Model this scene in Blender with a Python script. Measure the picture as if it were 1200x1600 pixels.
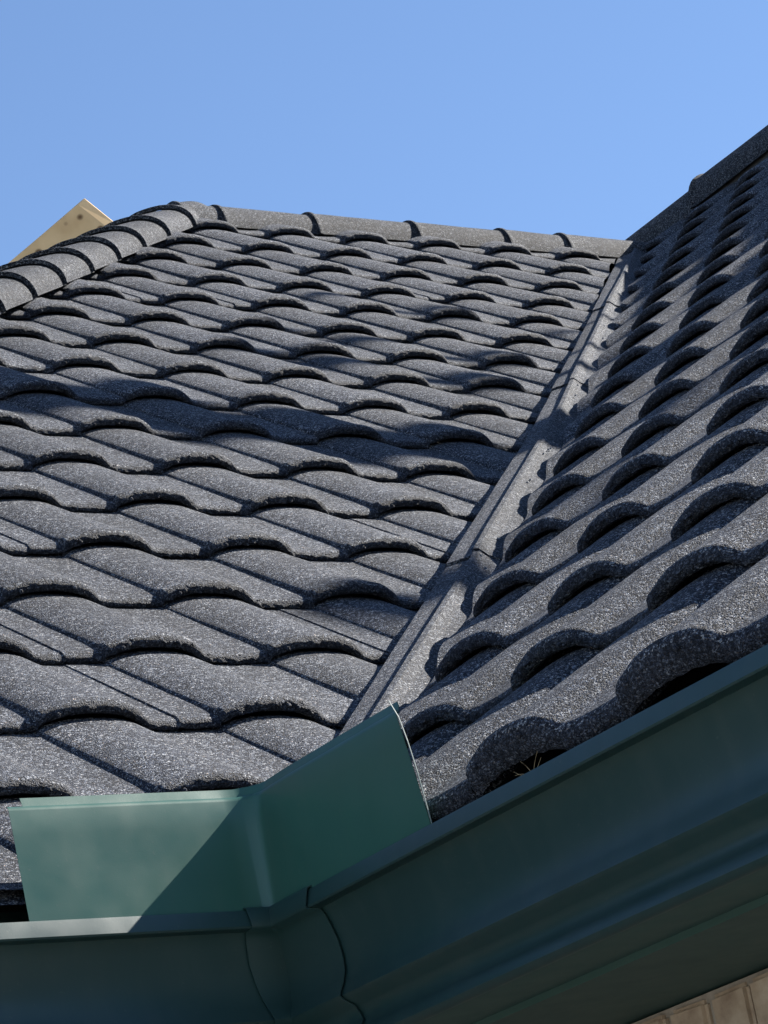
import bpy, bmesh, math, random
from math import sin, cos, tan, pi, sqrt, radians
from mathutils import Vector, Matrix, noise
for o in list(bpy.data.objects): bpy.data.objects.remove(o)
random.seed(11)
sc = bpy.context.scene
U = 0.345                       # one tile course (metres); all coordinates below are in courses
PITCH = radians(34.26)
CP, SP, TP = cos(PITCH), sin(PITCH), tan(PITCH)

# ------------------------------------------------------------------ camera
AZ, EL, RO, FPX = 0.96328, 0.31244, -0.18500, 5254.4
CPOS = Vector((-5.7613, -9.3588, -2.2565))
fw = Vector((cos(EL)*cos(AZ), cos(EL)*sin(AZ), sin(EL)))
r0 = fw.cross(Vector((0, 0, 1))).normalized(); u0_ = r0.cross(fw)
rt = cos(RO)*r0 + sin(RO)*u0_; up = -sin(RO)*r0 + cos(RO)*u0_
cam = bpy.data.objects.new('camera', bpy.data.cameras.new('camera')); sc.collection.objects.link(cam)
cam.matrix_world = Matrix(((rt.x, up.x, -fw.x, CPOS.x*U), (rt.y, up.y, -fw.y, CPOS.y*U), (rt.z, up.z, -fw.z, CPOS.z*U), (0, 0, 0, 1)))
cam.data.sensor_fit = 'HORIZONTAL'; cam.data.sensor_width = 36; cam.data.lens = 36*FPX/1200
cam.data.clip_start = 0.05; cam.data.clip_end = 5000
sc.camera = cam
def project(P):
    d = Vector(P) - CPOS; z = d.dot(fw)
    return 600 + FPX*d.dot(rt)/z, 800 - FPX*d.dot(up)/z, z

# ------------------------------------------------------------------ light
SUN = Vector((1.0, -0.125, 0.815)).normalized()
sel = math.asin(SUN.z); saz = math.atan2(SUN.y, SUN.x)
w = bpy.data.worlds.new('World'); sc.world = w; w.use_nodes = True
nt = w.node_tree; bg = nt.nodes['Background']
sky = nt.nodes.new('ShaderNodeTexSky'); sky.sky_type = 'NISHITA'; sky.sun_disc = False
sky.sun_elevation = sel; sky.sun_rotation = pi/2 - saz
sky.air_density = 1.0; sky.dust_density = 0.0; sky.ozone_density = 3.2; sky.altitude = 2000
nt.links.new(sky.outputs[0], bg.inputs[0]); bg.inputs[1].default_value = 0.064
sl = bpy.data.lights.new('sun', 'SUN'); sl.energy = 5.0; sl.angle = radians(0.5); sl.color = (1.0, 0.945, 0.86)
so = bpy.data.objects.new('sun', sl); sc.collection.objects.link(so)
so.rotation_euler = SUN.to_track_quat('Z', 'Y').to_euler(); so.location = (10, 0, 10)
sc.view_settings.view_transform = 'Standard'; sc.view_settings.look = 'None'
sc.view_settings.exposure = 1.68; sc.view_settings.gamma = 1; sc.view_settings.use_curve_mapping = False

# ------------------------------------------------------------------ helpers
def link(o): sc.collection.objects.link(o); return o
def meta(o, label=None, cat=None, group=None, kind=None):
    if label: o['label'] = label
    if cat: o['category'] = cat
    if group: o['group'] = group
    if kind: o['kind'] = kind
    return o
def empty(name, loc, label, cat, group=None):
    o = bpy.data.objects.new(name, None); o.empty_display_size = 0.1
    o.location = Vector(loc)*U; link(o); return meta(o, label, cat, group)
def mesh(name, verts, faces, mat, smooth=True, scale=U):
    me = bpy.data.meshes.new(name)
    me.from_pydata([tuple(Vector(v)*scale) for v in verts], [], faces); me.validate()
    me.materials.append(mat)
    if smooth: me.shade_smooth()
    me.update(); return me
def obj(name, me, parent=None, M=None, label=None):
    o = bpy.data.objects.new(name, me); link(o)
    if parent is not None:
        o.parent = parent; o.matrix_parent_inverse = WORLD[parent.name].inverted()
    W = M if M is not None else Matrix.Identity(4)
    o.matrix_basis = W; WORLD[o.name] = W
    if label: o['label'] = label
    return o
WORLD = {}
def regempty(o): WORLD[o.name] = Matrix.Translation(o.location); return o
def autosmooth(me, ang=35):
    bm = bmesh.new(); bm.from_mesh(me)
    for e in bm.edges:
        e.smooth = not (len(e.link_faces) != 2 or e.calc_face_angle(0) > radians(ang))
    bm.to_mesh(me); bm.free()
def N3(x, y, z=0.0): return noise.noise(Vector((x, y, z)))
def grid(rows, cols, fn, wrap=False):
    V = [fn(i, j) for i in range(rows) for j in range(cols)]
    F = [(i*cols+j, i*cols+j+1, (i+1)*cols+j+1, (i+1)*cols+j) for i in range(rows-1) for j in range(cols-1)]
    return V, F

# ------------------------------------------------------------------ materials
def newmat(name):
    m = bpy.data.materials.new(name); m.use_nodes = True
    t = m.node_tree; b = t.nodes['Principled BSDF']; return m, t, b
def ramp(t, stops, interp='LINEAR'):
    r = t.nodes.new('ShaderNodeValToRGB'); r.color_ramp.interpolation = interp
    el = r.color_ramp.elements
    while len(el) > 1: el.remove(el[-1])
    el[0].position = stops[0][0]; el[0].color = (*stops[0][1], 1)
    for p, c in stops[1:]:
        e = el.new(p); e.color = (*c, 1)
    return r
def coords(t, rnd=True):
    tc = t.nodes.new('ShaderNodeTexCoord')
    if not rnd: return tc.outputs['Object']
    oi = t.nodes.new('ShaderNodeObjectInfo'); vm = t.nodes.new('ShaderNodeVectorMath'); vm.operation = 'ADD'
    mu = t.nodes.new('ShaderNodeMath'); mu.operation = 'MULTIPLY'; mu.inputs[1].default_value = 37.0
    t.links.new(oi.outputs['Random'], mu.inputs[0]); t.links.new(mu.outputs[0], vm.inputs[1]); t.links.new(tc.outputs['Object'], vm.inputs[0])
    return vm.outputs[0]
def g(v): return (v, v, v)
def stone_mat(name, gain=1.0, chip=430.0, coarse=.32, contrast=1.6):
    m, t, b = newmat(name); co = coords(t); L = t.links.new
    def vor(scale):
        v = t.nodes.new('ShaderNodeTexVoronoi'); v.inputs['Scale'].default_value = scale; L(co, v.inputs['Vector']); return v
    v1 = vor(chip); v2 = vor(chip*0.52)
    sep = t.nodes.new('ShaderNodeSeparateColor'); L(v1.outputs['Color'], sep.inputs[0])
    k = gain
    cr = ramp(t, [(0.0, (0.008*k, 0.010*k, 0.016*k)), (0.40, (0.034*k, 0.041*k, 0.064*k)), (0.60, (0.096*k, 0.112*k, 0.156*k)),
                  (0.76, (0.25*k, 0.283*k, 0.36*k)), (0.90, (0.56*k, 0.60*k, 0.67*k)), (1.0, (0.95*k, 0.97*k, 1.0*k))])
    # the chips are sorted fine by fine, with coarser clumps so they still read further up the roof
    s2 = t.nodes.new('ShaderNodeSeparateColor'); L(v2.outputs['Color'], s2.inputs[0])
    v3 = vor(chip*0.40); s3 = t.nodes.new('ShaderNodeSeparateColor'); L(v3.outputs['Color'], s3.inputs[0])
    def mth(op, x, y):
        n = t.nodes.new('ShaderNodeMath'); n.operation = op
        for i_, q in enumerate((x, y)):
            if isinstance(q, (int, float)): n.inputs[i_].default_value = q
            else: L(q, n.inputs[i_])
        return n.outputs[0]
    mixv = mth('ADD', mth('MULTIPLY', sep.outputs[0], 0.48), mth('ADD', mth('MULTIPLY', s2.outputs[0], 0.34), mth('MULTIPLY', s3.outputs[0], coarse)))
    mixv = mth('ADD', mth('MULTIPLY', mth('SUBTRACT', mixv, 0.41+coarse/2), contrast), 0.49)
    L(mixv, cr.inputs[0])
    # occasional warm / blue chips
    hue = ramp(t, [(0.0, (1.0, 1.0, 1.0)), (0.86, (1.0, 1.0, 1.0)), (0.90, (1.25, 0.98, 0.78)), (0.95, (0.85, 0.95, 1.15))], 'CONSTANT')
    L(sep.outputs[1], hue.inputs[0])
    mx = t.nodes.new('ShaderNodeMix'); mx.data_type = 'RGBA'; mx.blend_type = 'MULTIPLY'; mx.inputs[0].default_value = 1
    L(cr.outputs[0], mx.inputs[6]); L(hue.outputs[0], mx.inputs[7])
    # broad wear / dust
    ns = t.nodes.new('ShaderNodeTexNoise'); ns.inputs['Scale'].default_value = 9; ns.inputs['Detail'].default_value = 6; L(co, ns.inputs['Vector'])
    wr = ramp(t, [(0.3, g(0.78)), (0.7, g(1.2))])
    oi = t.nodes.new('ShaderNodeObjectInfo'); L(mth('ADD', ns.outputs['Fac'], mth('MULTIPLY', mth('SUBTRACT', oi.outputs['Random'], 0.5), 0.22)), wr.inputs[0])
    m2 = t.nodes.new('ShaderNodeMix'); m2.data_type = 'RGBA'; m2.blend_type = 'MULTIPLY'; m2.inputs[0].default_value = 1
    L(mx.outputs[2], m2.inputs[6]); L(wr.outputs[0], m2.inputs[7]); L(m2.outputs[2], b.inputs['Base Color'])
    b.inputs['Roughness'].default_value = 0.72; b.inputs['Specular IOR Level'].default_value = 0.22
    ad = t.nodes.new('ShaderNodeMath'); ad.operation = 'ADD'
    L(v1.outputs['Distance'], ad.inputs[0]); L(v2.outputs['Distance'], ad.inputs[1])
    bp = t.nodes.new('ShaderNodeBump'); bp.invert = True; bp.inputs['Strength'].default_value = 1.0; bp.inputs['Distance'].default_value = 0.0026
    L(ad.outputs[0], bp.inputs['Height']); L(bp.outputs[0], b.inputs['Normal'])
    return m
def paint_mat(name, col, rough=0.38, bumps=0.15):
    m, t, b = newmat(name); co = coords(t, False); L = t.links.new
    ns = t.nodes.new('ShaderNodeTexNoise'); ns.inputs['Scale'].default_value = 6; ns.inputs['Detail'].default_value = 8; ns.inputs['Roughness'].default_value = 0.65; L(co, ns.inputs['Vector'])
    r1 = ramp(t, [(0.3, tuple(c*0.92 for c in col)), (0.62, col), (0.8, tuple(c*1.08+0.001 for c in col))]); L(ns.outputs['Fac'], r1.inputs[0])
    # faint run-down marks and a film of dust
    mp = t.nodes.new('ShaderNodeMapping'); mp.inputs['Scale'].default_value = (38, 38, 2.2); L(co, mp.inputs['Vector'])
    nd = t.nodes.new('ShaderNodeTexNoise'); nd.inputs['Scale'].default_value = 1; nd.inputs['Detail'].default_value = 6; L(mp.outputs[0], nd.inputs['Vector'])
    rd = ramp(t, [(0.50, g(0.0)), (0.80, g(0.08))]); L(nd.outputs['Fac'], rd.inputs[0])
    ng = t.nodes.new('ShaderNodeTexNoise'); ng.inputs['Scale'].default_value = 170; ng.inputs['Detail'].default_value = 4; L(co, ng.inputs['Vector'])
    rg = ramp(t, [(0.66, g(0.0)), (0.76, g(0.22))]); L(ng.outputs['Fac'], rg.inputs[0])
    ad = t.nodes.new('ShaderNodeMath'); ad.operation = 'ADD'; L(rd.outputs[0], ad.inputs[0]); L(rg.outputs[0], ad.inputs[1])
    md = t.nodes.new('ShaderNodeMix'); md.data_type = 'RGBA'; L(ad.outputs[0], md.inputs[0]); L(r1.outputs[0], md.inputs[6])
    md.inputs[7].default_value = (0.10, 0.115, 0.10, 1); L(md.outputs[2], b.inputs['Base Color'])
    n2 = t.nodes.new('ShaderNodeTexNoise'); n2.inputs['Scale'].default_value = 23; n2.inputs['Detail'].default_value = 9; L(co, n2.inputs['Vector'])
    r2 = ramp(t, [(0.3, g(rough-0.03)), (0.75, g(rough+0.07))]); L(n2.outputs['Fac'], r2.inputs[0]); L(r2.outputs[0], b.inputs['Roughness'])
    n3 = t.nodes.new('ShaderNodeTexNoise'); n3.inputs['Scale'].default_value = 11; n3.inputs['Detail'].default_value = 2; L(co, n3.inputs['Vector'])
    n4 = t.nodes.new('ShaderNodeTexNoise'); n4.inputs['Scale'].default_value = 900; L(co, n4.inputs['Vector'])
    b3 = t.nodes.new('ShaderNodeBump'); b3.inputs['Strength'].default_value = bumps; b3.inputs['Distance'].default_value = 0.004; L(n3.outputs['Fac'], b3.inputs['Height'])
    b4 = t.nodes.new('ShaderNodeBump'); b4.inputs['Strength'].default_value = 0.12; b4.inputs['Distance'].default_value = 0.0006; L(n4.outputs['Fac'], b4.inputs['Height']); L(b3.outputs[0], b4.inputs['Normal'])
    L(b4.outputs[0], b.inputs['Normal'])
    return m
def rough_mat(name, cols, scale=30, bump=0.4, rough=0.9, dist=0.003):
    m, t, b = newmat(name); co = coords(t); L = t.links.new
    ns = t.nodes.new('ShaderNodeTexNoise'); ns.inputs['Scale'].default_value = scale; ns.inputs['Detail'].default_value = 9; ns.inputs['Roughness'].default_value = 0.62; L(co, ns.inputs['Vector'])
    r = ramp(t, [(0.28 + 0.44*i/(len(cols)-1), c) for i, c in enumerate(cols)]); L(ns.outputs['Fac'], r.inputs[0]); L(r.outputs[0], b.inputs['Base Color'])
    b.inputs['Roughness'].default_value = rough
    bp = t.nodes.new('ShaderNodeBump'); bp.inputs['Strength'].default_value = bump; bp.inputs['Distance'].default_value = dist
    L(ns.outputs['Fac'], bp.inputs['Height']); L(bp.outputs[0], b.inputs['Normal']); return m
M_TILE = stone_mat('stone_chip_tile', 0.41, 620, .18)
M_NOSE = stone_mat('stone_chip_shaded_nose', 0.36, 600, .06, 0.95)  # same tile chips, darkened and evened out to paint shade on the noses
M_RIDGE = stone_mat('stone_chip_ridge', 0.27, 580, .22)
M_VALLEY = stone_mat('stone_chip_valley', 0.37, 600, .2)
M_DECK = rough_mat('underlay', [(0.02, 0.02, 0.022), (0.05, 0.05, 0.05)])
M_GREEN = paint_mat('green_painted_metal', (0.013, 0.037, 0.037))
M_GREEN2 = paint_mat('green_painted_sheet', (0.021, 0.078, 0.062), 0.34, 0.02)
M_SOFFIT = paint_mat('green_soffit_metal', (0.026, 0.066, 0.058), 0.62, 0.10)
M_EDGE = paint_mat('bare_metal_edge', (0.16, 0.20, 0.19), 0.35, 0.0)
M_BRICK = rough_mat('pale_brick', [(0.24, 0.17, 0.12), (0.38, 0.29, 0.21), (0.48, 0.39, 0.30)], 26, 0.5)
M_MORTAR = rough_mat('mortar', [(0.22, 0.19, 0.16), (0.36, 0.31, 0.26)], 60, 0.6)
M_SCREW = paint_mat('screw_head', (0.05, 0.055, 0.065), 0.4, 0.0)

# ------------------------------------------------------------------ tile shape
WT = 0.8085; THK = 0.046
PROF = [(0, 0.0), (.004, .014), (.012, .024), (.03, .034), (.06, .047), (.10, .061), (.14, .072), (.19, .081), (.25, .0865), (.31, .0885), (.37, .087), (.43, .082), (.48, .073),
        (.52, .060), (.55, .045), (.575, .030), (.595, .017), (.615, .008), (.65, .003), (.70, .0), (.78, -.001), (.86, .0), (.93, .002), (.97, .004), (1.0, .008)]
PROF = [(a, b*.95) for a, b in PROF]
HS = lambda y: .66 + .34*(1-min(1, max(0, y)))          # the roll tapers up the slope, so each nose stands clear of the tile below
flare = lambda t, y: (.020*math.exp(-t/.045)*(t > 0) + .004*(t < .58)) * max(0, 1-y/.16)**1.5
def tile_geo(seed, mess=1.0, HB=.90, lap=False, DROP=0.0):
    """Local x across, y up the slope, z off the roof. Returns verts, faces."""
    ys = [1.04, .8, .58, .36, .18, .12, .07]
    nose = [(.040, .985, .3), (.022, .93, .7), (.009, .83, 1), (.0, .67, 1), (-.005, .50, 1), (-.005, .32, 1), (-.002, .15, 1), (.004, .04, .9)]
    under = [(.03, .10, 0), (.25, .3, 0)]
    # refine profile
    T = []
    for (a, b) in zip(PROF[:-1], PROF[1:]):
        k = max(1, int((b[0]-a[0])/.017))
        for i in range(k): T.append((a[0]+(b[0]-a[0])*i/k, a[1]+(b[1]-a[1])*i/k))
    T.append(PROF[-1])
    if lap:      # sheets overlap here: a low step runs up the pan
        T = [p for p in T if p[0] < .765] + [(.77, -.001), (.774, .007), (.79, .008), (.86, .007), (.93, .008), (.97, .009), (1.0, .011)]
    nT = len(T); V = []; rows = 0
    for y in ys:
        for t, h in T: V.append((t*WT, y, h*HS(y) + flare(t, y) + THK*(1-y) + .002*N3(t*3+seed, y*2, seed)))
        rows += 1
    for (y, f, amp) in nose:
        for t, h in T:
            n1 = N3(t*31+seed*7.3, f*5, seed*1.7); n2 = N3(t*83+seed*3.1, f*14, 5+seed)
            dy = amp*mess*(.008*n1 + .009*n2); dz = amp*mess*(.006*n2 + .003*n1)
            low = .001 - DROP + .004*mess*N3(t*18+seed, 3, 1)
            hb = h*HB
            z = (hb + low)*(1-f) + (h*HS(0) + flare(t, 0) + THK)*f + dz
            V.append((t*WT, y + dy, z))
        rows += 1
    for (y, f, amp) in under:
        for t, h in T: V.append((t*WT, y, h*(HB-.05) - .004 + .02*f))
        rows += 1
    F = [(i*nT+j, (i+1)*nT+j, (i+1)*nT+j+1, i*nT+j+1) for i in range(rows-1) for j in range(nT-1)]
    # side lap turned down on the left (step) edge
    base = len(V)
    for i in range(rows):
        x, y, z = V[i*nT]; V.append((x-.001, y, z-.03))
    F += [(base+i, base+i+1, (i+1)*nT, i*nT) for i in range(rows-1)]
    # two fixings in the nose of the roll
    for tt in (.10, .43):
        if random.random() < .75:
            h = [b for a, b in PROF if a >= tt][0]; cx, cz = tt*WT, h*.92 + THK*.50; b0 = len(V); n = 8
            for ring, (rr, yy) in enumerate(((.011, -.006), (.010, -.014), (.004, -.017))):
                for q in range(n): V.append((cx+rr*cos(2*pi*q/n), yy, cz+rr*sin(2*pi*q/n)))
            for ring in range(2):
                for q in range(n): F.append((b0+ring*n+q, b0+(ring+1)*n+q, b0+(ring+1)*n+(q+1) % n, b0+ring*n+(q+1) % n))
            F.append(tuple(b0+2*n+q for q in range(n)))
    # loose chips stuck on the nose
    for q in range(int(16*mess)):
        tt = random.random(); h = [b for a, b in PROF if a >= tt][0]; r_ = random.uniform(.003, .0075)*mess
        cx, cy, cz = tt*WT, random.uniform(-.012, .0), h + THK*random.uniform(.2, 1.0); b0 = len(V)
        for v in ((1, 0, 0), (-1, 0, 0), (0, 1, 0), (0, -1, 0), (0, 0, 1), (0, 0, -1)):
            V.append((cx+v[0]*r_*random.uniform(.7, 1.2), cy+v[1]*r_, cz+v[2]*r_*random.uniform(.6, 1.1)))
        F += [(b0+i, b0+j, b0+4) for i, j in ((0, 2), (2, 1), (1, 3), (3, 0))] + [(b0+j, b0+i, b0+5) for i, j in ((0, 2), (2, 1), (1, 3), (3, 0))]
    return V, F
def nosemat(me):
    me.materials.append(M_NOSE)
    for p in me.polygons:
        if p.center.y < .008*U: p.material_index = 1
TILES = []
for s in range(7):
    V, F = tile_geo(s*2.37+1.1, 1.0 if s < 5 else .6, lap=s == 6)
    me = mesh('roof_tile', V, F, M_TILE); nosemat(me); autosmooth(me, 50); TILES.append(me)
EAVES = []
for s in range(3):
    V, F = tile_geo(s*3.1+40, .6, .56, DROP=.034)
    me = mesh('roof_tile', V, F, M_TILE); nosemat(me); autosmooth(me, 50); EAVES.append(me)

def sag(r, k): return k*r*(r-15)/56.0
SA, SB = 0.055, 0.046
def frameA(u, v, r):
    """matrix (metres) of a tile at across u, up-slope v on the slope that rises towards +Y"""
    ds = SA*(2*r-15)/56.0; a = PITCH + ds; n = sag(r, SA)
    o = Vector((u, v*CP - n*SP, v*SP + n*CP))
    X = Vector((1, 0, 0)); Y = Vector((0, cos(a), sin(a))); Z = X.cross(Y)
    return o, X, Y, Z
def frameB(u, v, r):
    ds = SB*(2*r-15)/56.0; a = PITCH + ds; n = sag(r, SB)
    o = Vector((v*CP - n*SP, -u, v*SP + n*CP))
    X = Vector((0, -1, 0)); Y = Vector((cos(a), 0, sin(a))); Z = X.cross(Y)
    return o, X, Y, Z
def mat4(o, X, Y, Z):
    return Matrix(((X.x, Y.x, Z.x, o.x*U), (X.y, Y.y, Z.y, o.y*U), (X.z, Y.z, Z.z, o.z*U), (0, 0, 0, 1)))

DV = Vector((1, 1, TP)).normalized(); EV = Vector((1, -1, 0)).normalized(); GV = -(DV.cross(EV)); GV = GV if GV.z > 0 else -GV
def lerp_tab(tab, x):
    if x <= tab[0][0]: return tab[0][1]
    for (a, b), (c, d) in zip(tab[:-1], tab[1:]):
        if x <= c: return b + (d-b)*(x-a)/(c-a)
    return tab[-1][1]
E_L = [(0, -.012), (6, .0), (10, .01), (12.4, -.03), (14.7, -.06), (17.4, -.11), (20, -.165), (24, -.26)]
E_C = [(0, .118), (3, .135), (5, .148), (10.6, .147), (12.2, .112), (14.6, .075), (17.2, .02), (19.3, -.0), (24, -.09)]
E_R = [(0, .235), (2, .252), (3.5, .275), (6, .297), (9, .295), (12.5, .25), (15, .205), (18, .15), (20.5, .11), (24, .03)]
YR, XR = 14.45, 14.75           # ridge lines
HX = 5.45                        # hip: x = y - HX

# ------------------------------------------------------------------ house
house = regempty(empty('house', (0, 0, 0), 'brick house under dark stone-chip roof tiles, seen from below its inner roof corner', 'house'))
def deck(name, pts, label):
    V = [Vector(p) for p in pts]; n = (V[1]-V[0]).cross(V[2]-V[0]).normalized(); n = n if n.z > 0 else -n
    bot = [v - n*.06 for v in V]; k = len(V)
    F = [tuple(range(k)), tuple(reversed(range(k, 2*k)))] + [(i, (i+1) % k, k+(i+1) % k, k+i) for i in range(k)]
    return obj(name, mesh(name, [v - n*.012 for v in V] + bot, F, M_TILE if 'hidden' in label else M_DECK, False), house, label=label.replace('hidden ', 'tiled '))
zt = YR*TP
sag_n = 0.06
nA = Vector((0, -SP, CP)); nB = Vector((-SP, 0, CP))
drop = lambda p, n: Vector(p) - n*0.16
deckA = deck('roof_slope', [drop(p, nA) for p in [(-5.4, .18, .18*TP), (.18, .18, .18*TP), (YR, YR, zt), (YR-HX, YR, zt)]], 'left roof slope of overlapping dark tiles with rough scalloped edges')
deckB = deck('roof_slope', [drop(p, nB) for p in [(.18, .18, .18*TP), (.18, -9, .18*TP), (XR, -9, XR*TP), (XR, XR, XR*TP)]], 'right roof slope of dark tiles seen edge-on with deep scalloped shadows')
# the far sides of the roof, so it stays closed from the side
def panel(name, pts, mat, parent, label=None):
    return obj(name, mesh(name, [Vector(p) for p in pts], [tuple(range(len(pts)))], mat, False), parent, label=label)
hipfoot = (.1-HX, .1, .1*TP)
deck('roof_slope', [(YR-HX, YR, zt-.12), (-HX+.1, .1, .1*TP-.12), (-HX+.1, 24, .1*TP-.12)], 'hidden hip end slope')
deck('roof_slope', [(YR-HX, YR, zt-.12), (XR, YR, zt-.12), (XR, 29.3, 0), (-5.5, 29.3, 0)], 'hidden rear slope')
deck('roof_slope', [(XR, -9, XR*TP-.1), (XR, 24, XR*TP-.1), (2*XR, 24, 0), (2*XR, -9, 0)], 'hidden far slope')

def cut_mesh(me, Mx, planes):
    """cut a tile mesh by world planes given as (point, normal); keeps the side the normal points to"""
    bm = bmesh.new(); bm.from_mesh(me); inv = Mx.inverted(); changed = False
    for p, n in planes:
        pl = inv @ (Vector(p)*U); nl = (inv.to_3x3() @ Vector(n)).normalized()
        ds = [(v.co-pl).dot(nl) for v in bm.verts]
        if not ds: break
        if min(ds) >= 0: continue
        changed = True
        if max(ds) <= 0: bm.clear(); break
        bmesh.ops.bisect_plane(bm, geom=bm.verts[:]+bm.edges[:]+bm.faces[:], plane_co=pl, plane_no=nl, clear_inner=True)
    if not changed: bm.free(); return me
    if len(bm.faces) < 12: bm.free(); return None
    m2 = bpy.data.meshes.new('roof_tile'); bm.to_mesh(m2); bm.free(); m2.materials.append(M_TILE); m2.materials.append(M_NOSE)
    return m2
def in_view(P, mx, my):
    x, y, z = project(P); return z > 0 and -mx < x < 1200+mx and -my < y < 1600+my
def lay(slope, frame, rows, cols, ufun, vfun, planes_fn, seed):
    cands = []
    for r in rows:
        for c in cols(r):
            u, v = ufun(r, c), vfun(r)
            rr = random.Random(seed*1000+r*57+c)
            o, X, Y, Z = frame(u, v, max(r, -2))
            row = random.Random(seed*77+r)
            o = o + Z*(rr.uniform(-.002, .003)) + Y*(row.uniform(-.012, .012)+rr.uniform(-.004, .004))
            ctr = o + X*(WT/2) + Y*.5
            px, py, z = project(ctr)
            pl = planes_fn(ctr)
            if pl is None: continue
            inside = max(0, -px, px-1200, -py, py-1600) if z > 0 else 9999
            cands.append((inside, r, c, o, X, Y, Z, rr.randrange(7), pl, z))
    cands.sort(key=lambda t: (t[0] > 260, t[9] if t[0] > 260 else t[0]))
    extra = []; n = 0
    for (ins, r, c, o, X, Y, Z, vi, pl, z) in cands:
        Mx = mat4(o, X, Y, Z); m = cut_mesh((EAVES[vi % 3] if r == rows[0] else TILES[vi]), Mx, pl)
        if m is None: continue
        if n < 290 and ins <= 260:
            obj('roof_tile', m, slope, Mx); n += 1
        elif ins < 2600: extra.append((m, Mx))
    if extra:
        bm = bmesh.new()
        for m, Mx in extra:
            k = len(bm.verts); bm.from_mesh(m); bm.verts.ensure_lookup_table()
            for v in bm.verts[k:]: v.co = Mx @ v.co
        me = bpy.data.meshes.new('outer_roof_tiles'); bm.to_mesh(me); bm.free(); me.materials.append(M_TILE); me.materials.append(M_NOSE); me.shade_smooth()
        o = obj('outer_roof_tiles', me, slope); o['kind'] = 'stuff'
    return n
def planesA(ctr):
    d = ctr.dot(DV); e = ctr.dot(EV)
    if e > 1.2 or ctr.y > YR+.8 or (ctr.x - ctr.y + HX) < -1.2: return None
    eL = lerp_tab(E_L, d)
    P = EV*(eL-.015)
    return [(P, -EV), ((0, YR-.02, 0), (0, -1, 0)), ((-HX+.02, 0, 0), EV)] + ([((0, .045, 0), (0, 1, 0))] if ctr.x > -1.25 and ctr.y < 1 else [])
def planesB(ctr):
    d = ctr.dot(DV); e = ctr.dot(EV)
    if e < -1.2 or ctr.x > XR+.8: return None
    eR = lerp_tab(E_R, d)
    wob = .012*N3(d*2.1, 3.3, 0)
    return [(EV*(eR+wob), EV), ((XR-.02, 0, 0), (-1, 0, 0))] + ([((.04, 0, 0), (1, 0, 0))] if ctr.y > -1.0 and ctr.x < 1 else [])
lay(deckA, frameA, range(-2, 17), lambda r: range(-9, 22), lambda r, c: .924 + WT*c, lambda r: 2.0+r, planesA, 1)
lay(deckB, frameB, range(0, 19), lambda r: range(-26, 10), lambda r, c: 1.180 + WT*c, lambda r: .0894+r, planesB, 2)

# ------------------------------------------------------------------ valley flashing
def vp(d, e, gg): return DV*d + EV*e + GV*gg
vb = obj('valley', mesh('valley', [vp(d, e, gg) for d in (.3, 23.2) for e, gg in ((-.5, .10), (0, -.12), (.5, .10))], [(0, 1, 4, 3), (1, 2, 5, 4)], M_DECK, False), house, label='stone-chip valley strip between the two roof slopes')
joints = [1.15, 3.75, 12.15, 17.0, 23.1]
joints = [1.3, 5.45, 12.0, 17.1, 23.2]
def strip(lo, hi, lift0, side, sd):
    n = max(10, int((hi-lo)*7)); V = []
    for i in range(n+1):
        d = lo + (hi-lo)*i/n; w_ = .004*N3(d*1.3, sd, 0)
        jut = 1-i/n; lf = lift0*jut + .004*N3(d*.9, sd+3, 1)
        eL, eC, eR = lerp_tab(E_L, d)+w_, lerp_tab(E_C, d)+w_*.6, lerp_tab(E_R, d)
        if side == 0:
            cs = [(eL+.006, -.04), (eL+.004, .070), (eL-.001, .105), (eL, .134), (eL+.006, .142), (eL+.03, .146), (eC-.03, .152), (eC-.008, .154), (eC+.03, .15)]
        else:
            cs = [(eC-.001, .150), (eC-.003, .176), (eC+.004, .184), (eC+.03, .180), ((eC+eR)/2, .135), (eR, .095), (eR+.16, .085)]
        if i == 0: V += [vp(d + .001, e, gg+lf-.012) for e, gg in cs]
        V += [vp(d, e, gg+lf) for e, gg in cs]
        k = len(cs)
    m = n+2
    F = [(i*k+j, i*k+j+1, (i+1)*k+j+1, (i+1)*k+j) for i in range(m-1) for j in range(k-1)]
    me = mesh('valley_strip', V, F, M_VALLEY); autosmooth(me, 40); return me
for i, (lo, hi) in enumerate(zip(joints[:-1], joints[1:])):
    obj('valley_strip', strip(lo, hi+.15, .014, 0, i*3.1), vb)
    obj('valley_strip', strip(lo+.02, hi+.13, .014, 1, i*5.7), vb)
# nail heads in the strips
V, F = [], []
rr = random.Random(5)
for q in range(46):
    d = rr.uniform(1.6, 22.5); sd = rr.random() < .5
    eL, eC, eR = lerp_tab(E_L, d), lerp_tab(E_C, d), lerp_tab(E_R, d)
    e = rr.uniform(eL+.03, eC-.02) if sd else rr.uniform(eC+.03, eC+.10)
    gg = (.150 if sd else .165 - (e-eC-.03)*.33) + .012
    b0 = len(V); ra = rr.uniform(.008, .013)
    for k in range(6): V.append(vp(d+ra*cos(k*pi/3), e+ra*sin(k*pi/3), gg-.01))
    V.append(vp(d, e, gg+.002))
    F += [(b0+k, b0+(k+1) % 6, b0+6) for k in range(6)]
obj('nail_heads', mesh('nail_heads', V, F, M_SCREW), vb)['kind'] = 'stuff'

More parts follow.
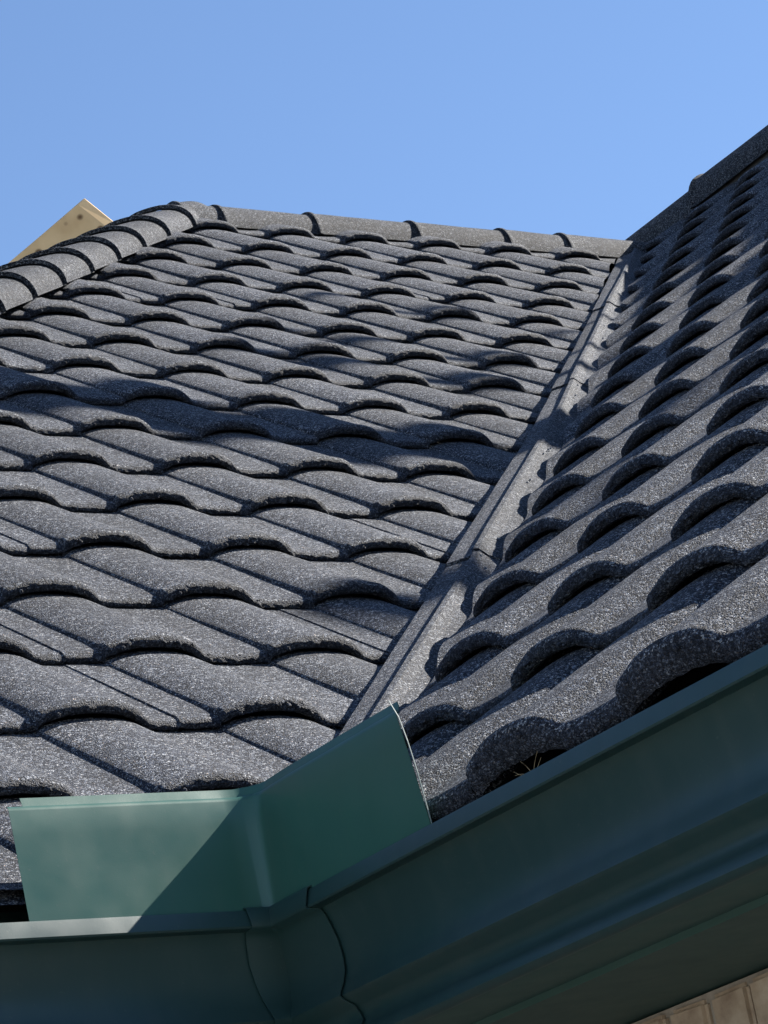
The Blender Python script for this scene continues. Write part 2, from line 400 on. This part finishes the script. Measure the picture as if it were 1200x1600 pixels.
# ------------------------------------------------------------------ ridge and hip caps
def cap(A, B, side, upv, hw, ht, lip=.03, sd=0.0, taper=.03, drop_=0.02):
    """half-round cap from A (raised lip end) to B; side/upv unit vectors"""
    A, B = Vector(A), Vector(B); ax = (B-A); Ln = ax.length; ax = ax/Ln
    st = [(0, lip*.75, 1), (.004, lip, 1), (.03, lip, 1), (.045, lip*.35, 1), (.06, 0, 1)] + [(.06+(Ln-.06)*k/6, -taper*k/6, 1) for k in range(1, 7)]
    n = 20; V = []
    def ring(s, off, th):
        for j in range(n+1):
            a = pi*j/n; f = 1+off/hw
            ca, sa = -cos(a), sin(a)
            sh = abs(ca)**.85*(1 if ca > 0 else -1)
            wob = 1+.012*N3(s*3+sd, j*.35, sd)
            V.append(A + ax*s + side*(sh*(hw+off-th)*wob) + upv*((sa**.9)*(ht+off-th)*wob - drop_*(1-sa)))
    ring(.06, 0, .03); ring(.0, lip*.75, .028)
    for s, off, _ in st: ring(s, off, 0)
    R = 2+len(st); k = n+1
    F = [(i*k+j, i*k+j+1, (i+1)*k+j+1, (i+1)*k+j) for i in range(R-1) for j in range(n)]
    me = mesh('ridge_cap', V, F, M_RIDGE); autosmooth(me, 38); return me
Zv = Vector((0, 0, 1))
def bedding(name, A, B, side, upv, hw, ht, label):
    A, B = Vector(A), Vector(B); cs = [(-hw, 0), (-hw*.7, ht*.7), (0, ht), (hw*.7, ht*.7), (hw, 0)]
    V = [P + side*s + upv*t for P in (A, B) for s, t in cs]
    return obj(name, mesh(name, V, [(i, i+1, i+6, i+5) for i in range(4)], M_DECK, False), house, label=label)
zbA = 9.75
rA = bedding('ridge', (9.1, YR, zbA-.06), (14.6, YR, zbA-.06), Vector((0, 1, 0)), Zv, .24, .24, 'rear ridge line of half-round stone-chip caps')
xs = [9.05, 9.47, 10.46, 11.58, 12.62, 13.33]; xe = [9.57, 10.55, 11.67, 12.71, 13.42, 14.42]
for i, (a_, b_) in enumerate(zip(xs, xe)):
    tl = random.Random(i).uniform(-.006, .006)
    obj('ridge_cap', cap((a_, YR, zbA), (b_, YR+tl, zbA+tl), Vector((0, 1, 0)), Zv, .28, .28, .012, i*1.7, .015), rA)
zbB = 9.98
rB = bedding('ridge', (XR, 15.2, zbB-.06), (XR, -8, zbB+.7), Vector((1, 0, 0)), Zv, .24, .3, 'right ridge line of half-round caps, its near side in shade')
ys_ = [15.2 - (0 if k == 0 else 1.62 + (k-1)*1.32) for k in range(20)]
for k in range(19):
    ya, yb = ys_[k+1], ys_[k]      # the lip (lap) is at the far end of the next, nearer cap
    z1 = zbB + .055*(14.9-ya); z2 = zbB + .055*(14.9-yb)
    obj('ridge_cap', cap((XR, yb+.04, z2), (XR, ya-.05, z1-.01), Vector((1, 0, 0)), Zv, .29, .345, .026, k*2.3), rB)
hv = lambda d, e, gg: Vector((-HX, 0, 0)) + DV*d + EV*e + GV*gg
hp = bedding('hip', hv(0, 0, -.22), hv(22.6, 0, -.22), EV, GV, .2, .2, 'left hip line of short overlapping half-round caps')
hd = [23.25, 22.3, 21.15, 20.1, 19.1, 18.1, 17.15, 16.2, 15.25, 14.3, 13.3, 12.3, 11.3, 10.3, 9.3, 8.3, 7.3, 6.3, 5.3, 4.3, 3.3, 2.3, 1.3, .3]
for k in range(len(hd)-1):
    top, bot = hd[k], hd[k+1]
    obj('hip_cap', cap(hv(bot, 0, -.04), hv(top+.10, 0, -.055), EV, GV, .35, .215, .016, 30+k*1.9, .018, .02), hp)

# ------------------------------------------------------------------ gutters
GP = [(-.016, -.050), (-.014, -.006), (-.008, .002), (-.001, .001), (.004, -.008), (.018, -.056), (.014, -.0625), (-.034, -.064), (-.048, -.085), (-.058, -.115), (-.074, -.17), (-.080, -.23), (-.076, -.280),
      (-.060, -.318), (-.044, -.345), (-.036, -.362), (-.046, -.376), (-.084, -.396), (-.098, -.424), (-.096, -.448), (-.074, -.472), (-.046, -.500), (-.040, -.518), (-.052, -.534), (-.07, -.540), (-.34, -.540), (-.345, -.53), (-.345, -.02)]
def sweep(prof, stations, axis, off=0.0):
    """axis 'A': front faces -Y, stations along x; 'B': front faces -X, stations along y. A None station is the mitre at the inner corner."""
    V = []; wv = []
    for s in stations:
        for (o, z) in prof:
            oo = o
            if axis == 'A':
                x = -oo if s is None else s; V.append((x, -oo, z))
            else:
                y = -oo if s is None else s; V.append((-oo, y, z))
    k = len(prof); n = len(stations)
    F = [(i*k+j, i*k+j+1, (i+1)*k+j+1, (i+1)*k+j) for i in range(n-1) for j in range(k-1)]
    return V, F
def wavy(V, axis, amp=.0022):
    out = []
    for (x, y, z) in V:
        s = x if axis == 'A' else y
        n = amp*N3(s*1.1, z*4, 2.2)
        out.append((x, y+n, z+n*.6) if axis == 'A' else (x+n, y, z+n*.6))
    return out
stA = [-7 + .25*i for i in range(28)] + [None]
stB = [None] + [-.25*i for i in range(1, 36)]
V, F = sweep(GP, stA, 'A'); me = mesh('gutter', wavy(V, 'A'), F, M_GREEN); autosmooth(me, 38)
def gutter(me, loc, label, grp):
    me.materials.append(M_SOFFIT)
    for p in me.polygons:
        if p.center.z < -.5385*U and abs(p.normal.z) > .8: p.material_index = 1
    t = regempty(empty('gutter', loc, label, 'gutter', grp)); obj('trough', me, t); return t
gA = gutter(me, (-1, 0, 0), 'short stretch of dark green gutter at lower left, sun on its rim', 'green box gutters')
V, F = sweep(GP, stB, 'B'); me = mesh('gutter', wavy(V, 'B'), F, M_GREEN); autosmooth(me, 38)
gB = gutter(me, (0, -3, 0), 'long dark green gutter running diagonally up to the right edge, fully shaded', 'green box gutters')
# cover plate over the mitre
GPo = [(o+.007 if z > -.0626 else o+.009, z+(.004 if z > -.01 else 0)) for (o, z) in GP[2:25]]
GPo = [(-.022, -.03), (-.021, .004), (-.012, .010)] + GPo[1:]
def plate():
    k = len(GPo); V = []
    wl = lambda z: -.088 - (.0 if z > -.08 else .0) + .16*max(0, -z-.06)*.9
    cols = 7
    for i in range(cols):
        f = i/(cols-1)
        for (o, z) in GPo:
            xl = -.098 + .20*max(0., -z-.05) + .008*N3(z*9, 1, 0); xm = -o
            x = xl + (xm-xl)*f; V.append((x, -o-.002*sin(pi*f), z))
    for i in range(cols):
        f = i/(cols-1)
        for (o, z) in GPo:
            yl = -.262 - .09*max(0., -z-.05) - .5*max(0., -z-.42) + .012*N3(z*8, 4, 0); ym = -o
            y = ym + (yl-ym)*f; V.append((-o-.002*sin(pi*f), y, z))
    F = []
    for blk in (0, 1):
        b = blk*cols*k
        F += [(b+i*k+j, b+i*k+j+1, b+(i+1)*k+j+1, b+(i+1)*k+j) for i in range(cols-1) for j in range(k-1)]
    me = mesh('gutter_corner_plate', V, F, M_GREEN)
    bm = bmesh.new(); bm.from_mesh(me); bmesh.ops.remove_doubles(bm, verts=bm.verts[:], dist=.0004)
    bmesh.ops.solidify(bm, geom=bm.faces[:], thickness=-.0012); bm.to_mesh(me); bm.free()
    me.shade_smooth(); autosmooth(me, 60); return me
o = obj('gutter_corner_plate', plate()); meta(o, 'green metal cover plate lapped over the inside corner joint of the gutters', 'gutter joiner')

# ------------------------------------------------------------------ splash guard
sg = regempty(empty('splash_guard', (0, 0, 0), 'upright bent green splash guard at the foot of the valley, left wing partly sunlit', 'splash guard'))
def solid(me, th):
    bm = bmesh.new(); bm.from_mesh(me); bmesh.ops.solidify(bm, geom=bm.faces[:], thickness=th); bm.to_mesh(me); bm.free()
H = .395
def guard_cols():
    # plan path of the sheet: left wing along y=.012, rounded bend, right wing along x=.012
    pts = [(-.885 + .885*i/14*.97, .012) for i in range(15)]
    for k in range(1, 6):
        a = k/6*pi/2; R = .045
        pts.append((-.033 + R*sin(a), .012 - R + R*cos(a)))
    pts += [(.012, -.04 - (.955)*i/14) for i in range(15)]
    return pts
PATH = guard_cols()
def guard_mesh(prof_fn, cols, name, mat, th):
    V = []; k = None
    for i in cols:
        x, y = PATH[i]; pr = prof_fn(i); k = len(pr)
        a, b = PATH[max(0, i-1)], PATH[min(len(PATH)-1, i+1)]
        tx, ty = b[0]-a[0], b[1]-a[1]; L_ = math.hypot(tx, ty); nx, ny = -ty/L_, tx/L_    # towards the roof
        for (o_, z) in pr:
            o_ = o_ + z*(.08 if i < 14 else .02 if i > 21 else .08 - .06*(i-13)/9)
            bu = .004*N3(x*2+1, y*2, z*2)
            V.append((x+nx*(o_+bu), y+ny*(o_+bu), z))
    n = len(cols)
    F = [(i*k+j, (i+1)*k+j, (i+1)*k+j+1, i*k+j+1) for i in range(n-1) for j in range(k-1)]
    me = mesh(name, V, F, mat); solid(me, th); autosmooth(me, 50); return me
NP = len(PATH)
def topz(i):
    x, y = PATH[i]
    if i < 15: return H - .004 + .010*(x+.885)/.885
    return H + .008
def pan_prof(i):
    x, y = PATH[i]; z0 = .004 if i > 17 else (-.002 if i < 15 else .0)
    zt_ = topz(i)
    if i >= NP-3:      # chamfered top corner of the right wing
        f = (i-(NP-4))/3.0; zt_ -= .0
    return [(0, z0), (0, z0+(zt_-z0)*.25), (0, z0+(zt_-z0)*.5), (0, z0+(zt_-z0)*.75), (0, zt_-.016), (.003, zt_-.004), (.010, zt_)]
def hem_prof(i):
    zt_ = topz(i); return [(.011, zt_-.010), (.016, zt_+.002), (.022, zt_+.020), (.027, zt_+.034)]
def trim_right(me):
    # slanting free edge of the right wing plus the clipped corner
    bm = bmesh.new(); bm.from_mesh(me)
    for co, no in (((0.012, -.995, 0), (0, 1, -.235)), ((.012, -.888, .43), (0, 1, -.80)), ((.012, -.955, .27), (0, 1, -.36))):
        bmesh.ops.bisect_plane(bm, geom=bm.verts[:]+bm.edges[:]+bm.faces[:], plane_co=Vector(co)*U, plane_no=Vector(no).normalized(), clear_inner=True)
    bm.to_mesh(me); bm.free(); return me
LW = list(range(0, 18)); RW = list(range(17, NP))
obj('panel', guard_mesh(pan_prof, LW, 'panel', M_GREEN2, -.0007), sg)
obj('panel', trim_right(guard_mesh(pan_prof, RW, 'panel', M_GREEN2, -.0007)), sg)
obj('folded_hem', guard_mesh(hem_prof, [i for i in LW if i >= 1], 'folded_hem', M_GREEN2, -.0007), sg)
obj('folded_hem', trim_right(guard_mesh(hem_prof, RW, 'folded_hem', M_GREEN2, -.0007)), sg)
# bare cut edge of the right wing
ep = [(-.887, .438), (-.925, .372), (-.950, .285), (-.972, .18), (-.985, .09), (-.997, .006)]
V = []
for (y, z) in ep:
    for dx, dy in ((.0105, 0), (.0105, -.003), (.0135, -.003), (.0135, 0)): V.append((dx, y+dy, z))
F = [(i*4+j, i*4+(j+1) % 4, (i+1)*4+(j+1) % 4, (i+1)*4+j) for i in range(len(ep)-1) for j in range(4)]
obj('cut_edge', mesh('cut_edge', V, F, M_EDGE, False), sg)

# ------------------------------------------------------------------ eaves and brick wall
XW = 0.97
def box(name, a, b, mat, parent, bevel=0.0, label=None):
    bm = bmesh.new(); bmesh.ops.create_cube(bm, size=1)
    for v in bm.verts: v.co = Vector(((v.co.x+.5)*(b[0]-a[0])+a[0], (v.co.y+.5)*(b[1]-a[1])+a[1], (v.co.z+.5)*(b[2]-a[2])+a[2]))*U
    if bevel: bmesh.ops.bevel(bm, geom=bm.edges[:], offset=bevel*U, segments=2, profile=.6, affect='EDGES')
    me = bpy.data.meshes.new(name); bm.to_mesh(me); bm.free(); me.materials.append(mat)
    return obj(name, me, parent, label=label)
box('soffit', (.32, -9, -.562), (XW+.3, .32, -.535), M_SOFFIT, house, label='green soffit under the right gutter')
box('soffit', (-7, .32, -.562), (.32, XW+.3, -.535), M_SOFFIT, house)
box('fascia', (.352, -9, -.53), (.40, .30, .12), M_GREEN, house)
box('fascia', (-7, .352, -.53), (.30, .40, .12), M_GREEN, house)
wall = box('wall', (XW+.012, -9, -6.9), (XW+.6, XW+.3, -.57), M_MORTAR, house, label='pale brick wall below the green soffit')
box('wall', (-7, XW+.012, -6.9), (XW+.01, XW+.6, -.57), M_MORTAR, house)
brm = []
for s in range(5):
    bm = bmesh.new(); bmesh.ops.create_cube(bm, size=1)
    rr = random.Random(s)
    for v in bm.verts: v.co = Vector((v.co.x*.12, v.co.y*.19, v.co.z*.62))*U + Vector((rr.uniform(-.004, .004), rr.uniform(-.005, .005), rr.uniform(-.006, .006)))*U
    bmesh.ops.bevel(bm, geom=bm.edges[:], offset=.016*U, segments=2, affect='EDGES')
    me = bpy.data.meshes.new('brick'); bm.to_mesh(me); bm.free(); me.materials.append(M_BRICK); brm.append(me)
rr = random.Random(9)
for i in range(26):
    y = -5.2 + .2175*i
    Mx = Matrix.Translation(Vector((XW+.045+rr.uniform(-.006, .006), y, -.895))*U) @ Matrix.Rotation(rr.uniform(-.01, .01), 4, 'X')
    obj('brick', brm[rr.randrange(5)], wall, Mx)
for c in range(7):
    for i in range(9):
        y = -5.2 + .65*i + (.325 if c % 2 else 0)
        Mx = Matrix.Translation(Vector((XW+.045+rr.uniform(-.006, .006), y, -1.33-.2175*c))*U) @ Matrix.Rotation(pi/2, 4, 'X')
        obj('brick', brm[rr.randrange(5)], wall, Mx)

# ------------------------------------------------------------------ tan block behind the hip
def m_tan():
    m, t, b = newmat('tan_board'); co = coords(t, False); L = t.links.new
    ns = t.nodes.new('ShaderNodeTexNoise'); ns.inputs['Scale'].default_value = 7; ns.inputs['Detail'].default_value = 8; L(co, ns.inputs['Vector'])
    r = ramp(t, [(0.3, (0.50, 0.32, 0.15)), (0.7, (0.74, 0.52, 0.28))]); L(ns.outputs['Fac'], r.inputs[0])
    v = t.nodes.new('ShaderNodeTexVoronoi'); v.inputs['Scale'].default_value = 17; v.inputs['Randomness'].default_value = 1; L(co, v.inputs['Vector'])
    k = ramp(t, [(0.20, (0.14, 0.09, 0.05)), (0.30, (1, 1, 1))]); L(v.outputs['Distance'], k.inputs[0])
    mx = t.nodes.new('ShaderNodeMix'); mx.data_type = 'RGBA'; mx.blend_type = 'MULTIPLY'; mx.inputs[0].default_value = .9
    L(r.outputs[0], mx.inputs[6]); L(k.outputs[0], mx.inputs[7]); L(mx.outputs[2], b.inputs['Base Color'])
    b.inputs['Roughness'].default_value = .85; return m
M_TAN = m_tan()
tp = [(9.709, 17., 11.373), (10.02, 17., 11.13), (10.02, 17.1, 9.9), (8.0, 17.0, 9.0), (8.0, 16.6, 9.93)]
# board: front quad seen from the street, thickness to the rear
Vf = [Vector((9.547, 16.722, 11.236)), Vector((9.766, 16.548, 10.883)), Vector((9.567, 16.706, 8.0)), Vector((9.056, 17.112, 7.8)), Vector((8.513, 17.543, 7.6)), Vector((8.513, 17.543, 10.414))]
back = [v + Vector((.62, .78, .05))*.32 for v in Vf]
out = [v.copy() for v in Vf]
for q_, sh in ((0, Vector((-.055, .045, -.075))), (1, Vector((-.085, .065, -.02))), (2, Vector((-.085, .065, 0)))): Vf[q_] = Vf[q_] + sh      # splayed, sawn edge round the point
k = len(Vf)
mid = [v + Vector((.62, .78, .05))*(.05 if q_ < 3 else .0) for q_, v in enumerate(out)]
mid = [m_ if q_ < 3 else m_ + Vector((0, 0, .001)) for q_, m_ in enumerate(mid)]
V = Vf + mid + back
F = [tuple(range(k))[::-1], tuple(range(2*k, 3*k))]
for o1 in (0, k): F += [(o1+i, o1+(i+1) % k, o1+k+(i+1) % k, o1+k+i) for i in range(k)]
bm = bmesh.new(); me = mesh('tan_block', V, F, M_TAN, False); bm.from_mesh(me)
bmesh.ops.recalc_face_normals(bm, faces=bm.faces[:]); bmesh.ops.bevel(bm, geom=bm.edges[:], offset=.006*U, segments=1, affect='EDGES'); bm.to_mesh(me); bm.free()
o = obj('tan_block', me); meta(o, 'tan knotty wooden block with a pointed top sticking up behind the left hip', 'wooden block')

# ------------------------------------------------------------------ dry grass
M_STRAW = rough_mat('straw', [(0.25, 0.18, 0.09), (0.40, 0.31, 0.18)])
def tube(path, r, n=5):
    V, F = [], []
    for i, P in enumerate(path):
        P = Vector(P); a = Vector(path[max(0, i-1)]); b = Vector(path[min(len(path)-1, i+1)]); t = (b-a).normalized()
        s = t.orthogonal().normalized(); q = t.cross(s)
        rad = r*(1-.6*i/(len(path)-1))
        for k in range(n): V.append(P + s*rad*cos(2*pi*k/n) + q*rad*sin(2*pi*k/n))
    for i in range(len(path)-1):
        for k in range(n): F.append((i*n+k, i*n+(k+1) % n, (i+1)*n+(k+1) % n, (i+1)*n+k))
    return V, F
def stalks(name, base, label, dirs, r):
    t = regempty(empty(name, base, label, 'dry grass'))
    for d, L_, bend in dirs:
        d = Vector(d).normalized(); P = [Vector(base) + d*L_*s + Vector(bend)*s*s for s in (0, .2, .4, .6, .8, 1)]
        V, F = tube(P, r); obj('stalk', mesh('stalk', V, F, M_STRAW), t)
stalks('dry_grass', (.06, -1.50, .0), 'thin dry grass stalks caught in the right gutter under the first tile', [((-.1, -.3, 1), .07, (0, -.03, 0)), ((0, .35, 1), .07, (0, .03, 0)), ((-.1, .8, .6), .10, (0, 0, -.03)), ((0, -.8, .7), .07, (0, 0, 0)), ((0, .9, .25), .10, (0, 0, .02))], .0014)
o_, X_, Y_, Z_ = frameB(3.55, 4.05, 4)
stalks('dry_twig', o_ + Z_*.12, 'small dry straw twig on the tiles at the right edge of the right slope', [((-.1, .25, 1), .20, (0, .02, 0)), ((-.1, .6, .9), .15, (0, .03, 0)), ((0, -.4, .9), .1, (0, 0, 0))], .005)

# ------------------------------------------------------------------ ground
GZ = -6.9
V, F = grid(41, 41, lambda i, j: ((i-20)**3*1.2, (j-20)**3*1.2, GZ))
o = obj('ground', mesh('ground', V, F, rough_mat('ground', [(0.30, 0.30, 0.27), (0.44, 0.43, 0.39)], 1.5, .3), False)); meta(o, kind='structure')

# ------------------------------------------------------------------ added tree, unseen off to the right, put in to cast the roof shadows
M_BARK = rough_mat('bark', [(0.06, 0.045, 0.035), (0.16, 0.12, 0.09)], 12, .8, .95, .02)
tree = regempty(empty('added_shadow_tree', (0, 0, 0), 'added unseen leaning tree, there to cast the shadow band on the roof', 'tree'))
P0 = Vector((4.7, 6.88, 4.7)) + SUN*19.0
td = Vector((.55, 1.14, 3.65)).normalized()
lo = P0 - td*((P0.z-GZ)/td.z); hi = P0 + td*16
V, F = tube([lo + (hi-lo)*(i/14.0) + Vector((.06*N3(i, 0, 0), .06*N3(0, i, 0), 0)) for i in range(15)], .74, 12)
obj('shadow_trunk', mesh('shadow_trunk', V, F, M_BARK), tree)
def shadow_limb(pts, r, n=8):
    V, F = tube([Vector(p) + SUN*D for p, D in pts], r, n); obj('shadow_limb', mesh('shadow_limb', V, F, M_BARK), tree)
q_ = Vector((2.45, -1.5, -1.1)).normalized()
for c_, r_, D in ((Vector((8.0, 8.1, 5.6)), .17, 20), (Vector((8.85, 8.9, 6.2)), .12, 19), (Vector((10.2, 10.2, 7.1)), .09, 19)):
    shadow_limb([(c_ - q_*2.2, D), (c_ - q_*1.0, D), (c_ + q_*.2, D+.2), (c_ + q_*2.5, D+.5)], r_)
shadow_limb([((2.85, 3.35, 2.3), 26), ((2.9, 2.9, 2.0), 26.3), ((3.1, 2.3, 1.9), 27), ((3.8, 1.2, 2.2), 28.5)], .26, 10)
tree['label'] = 'added unseen leaning tree, there to cast the shadow band on the roof'

print('objects', len(bpy.data.objects))
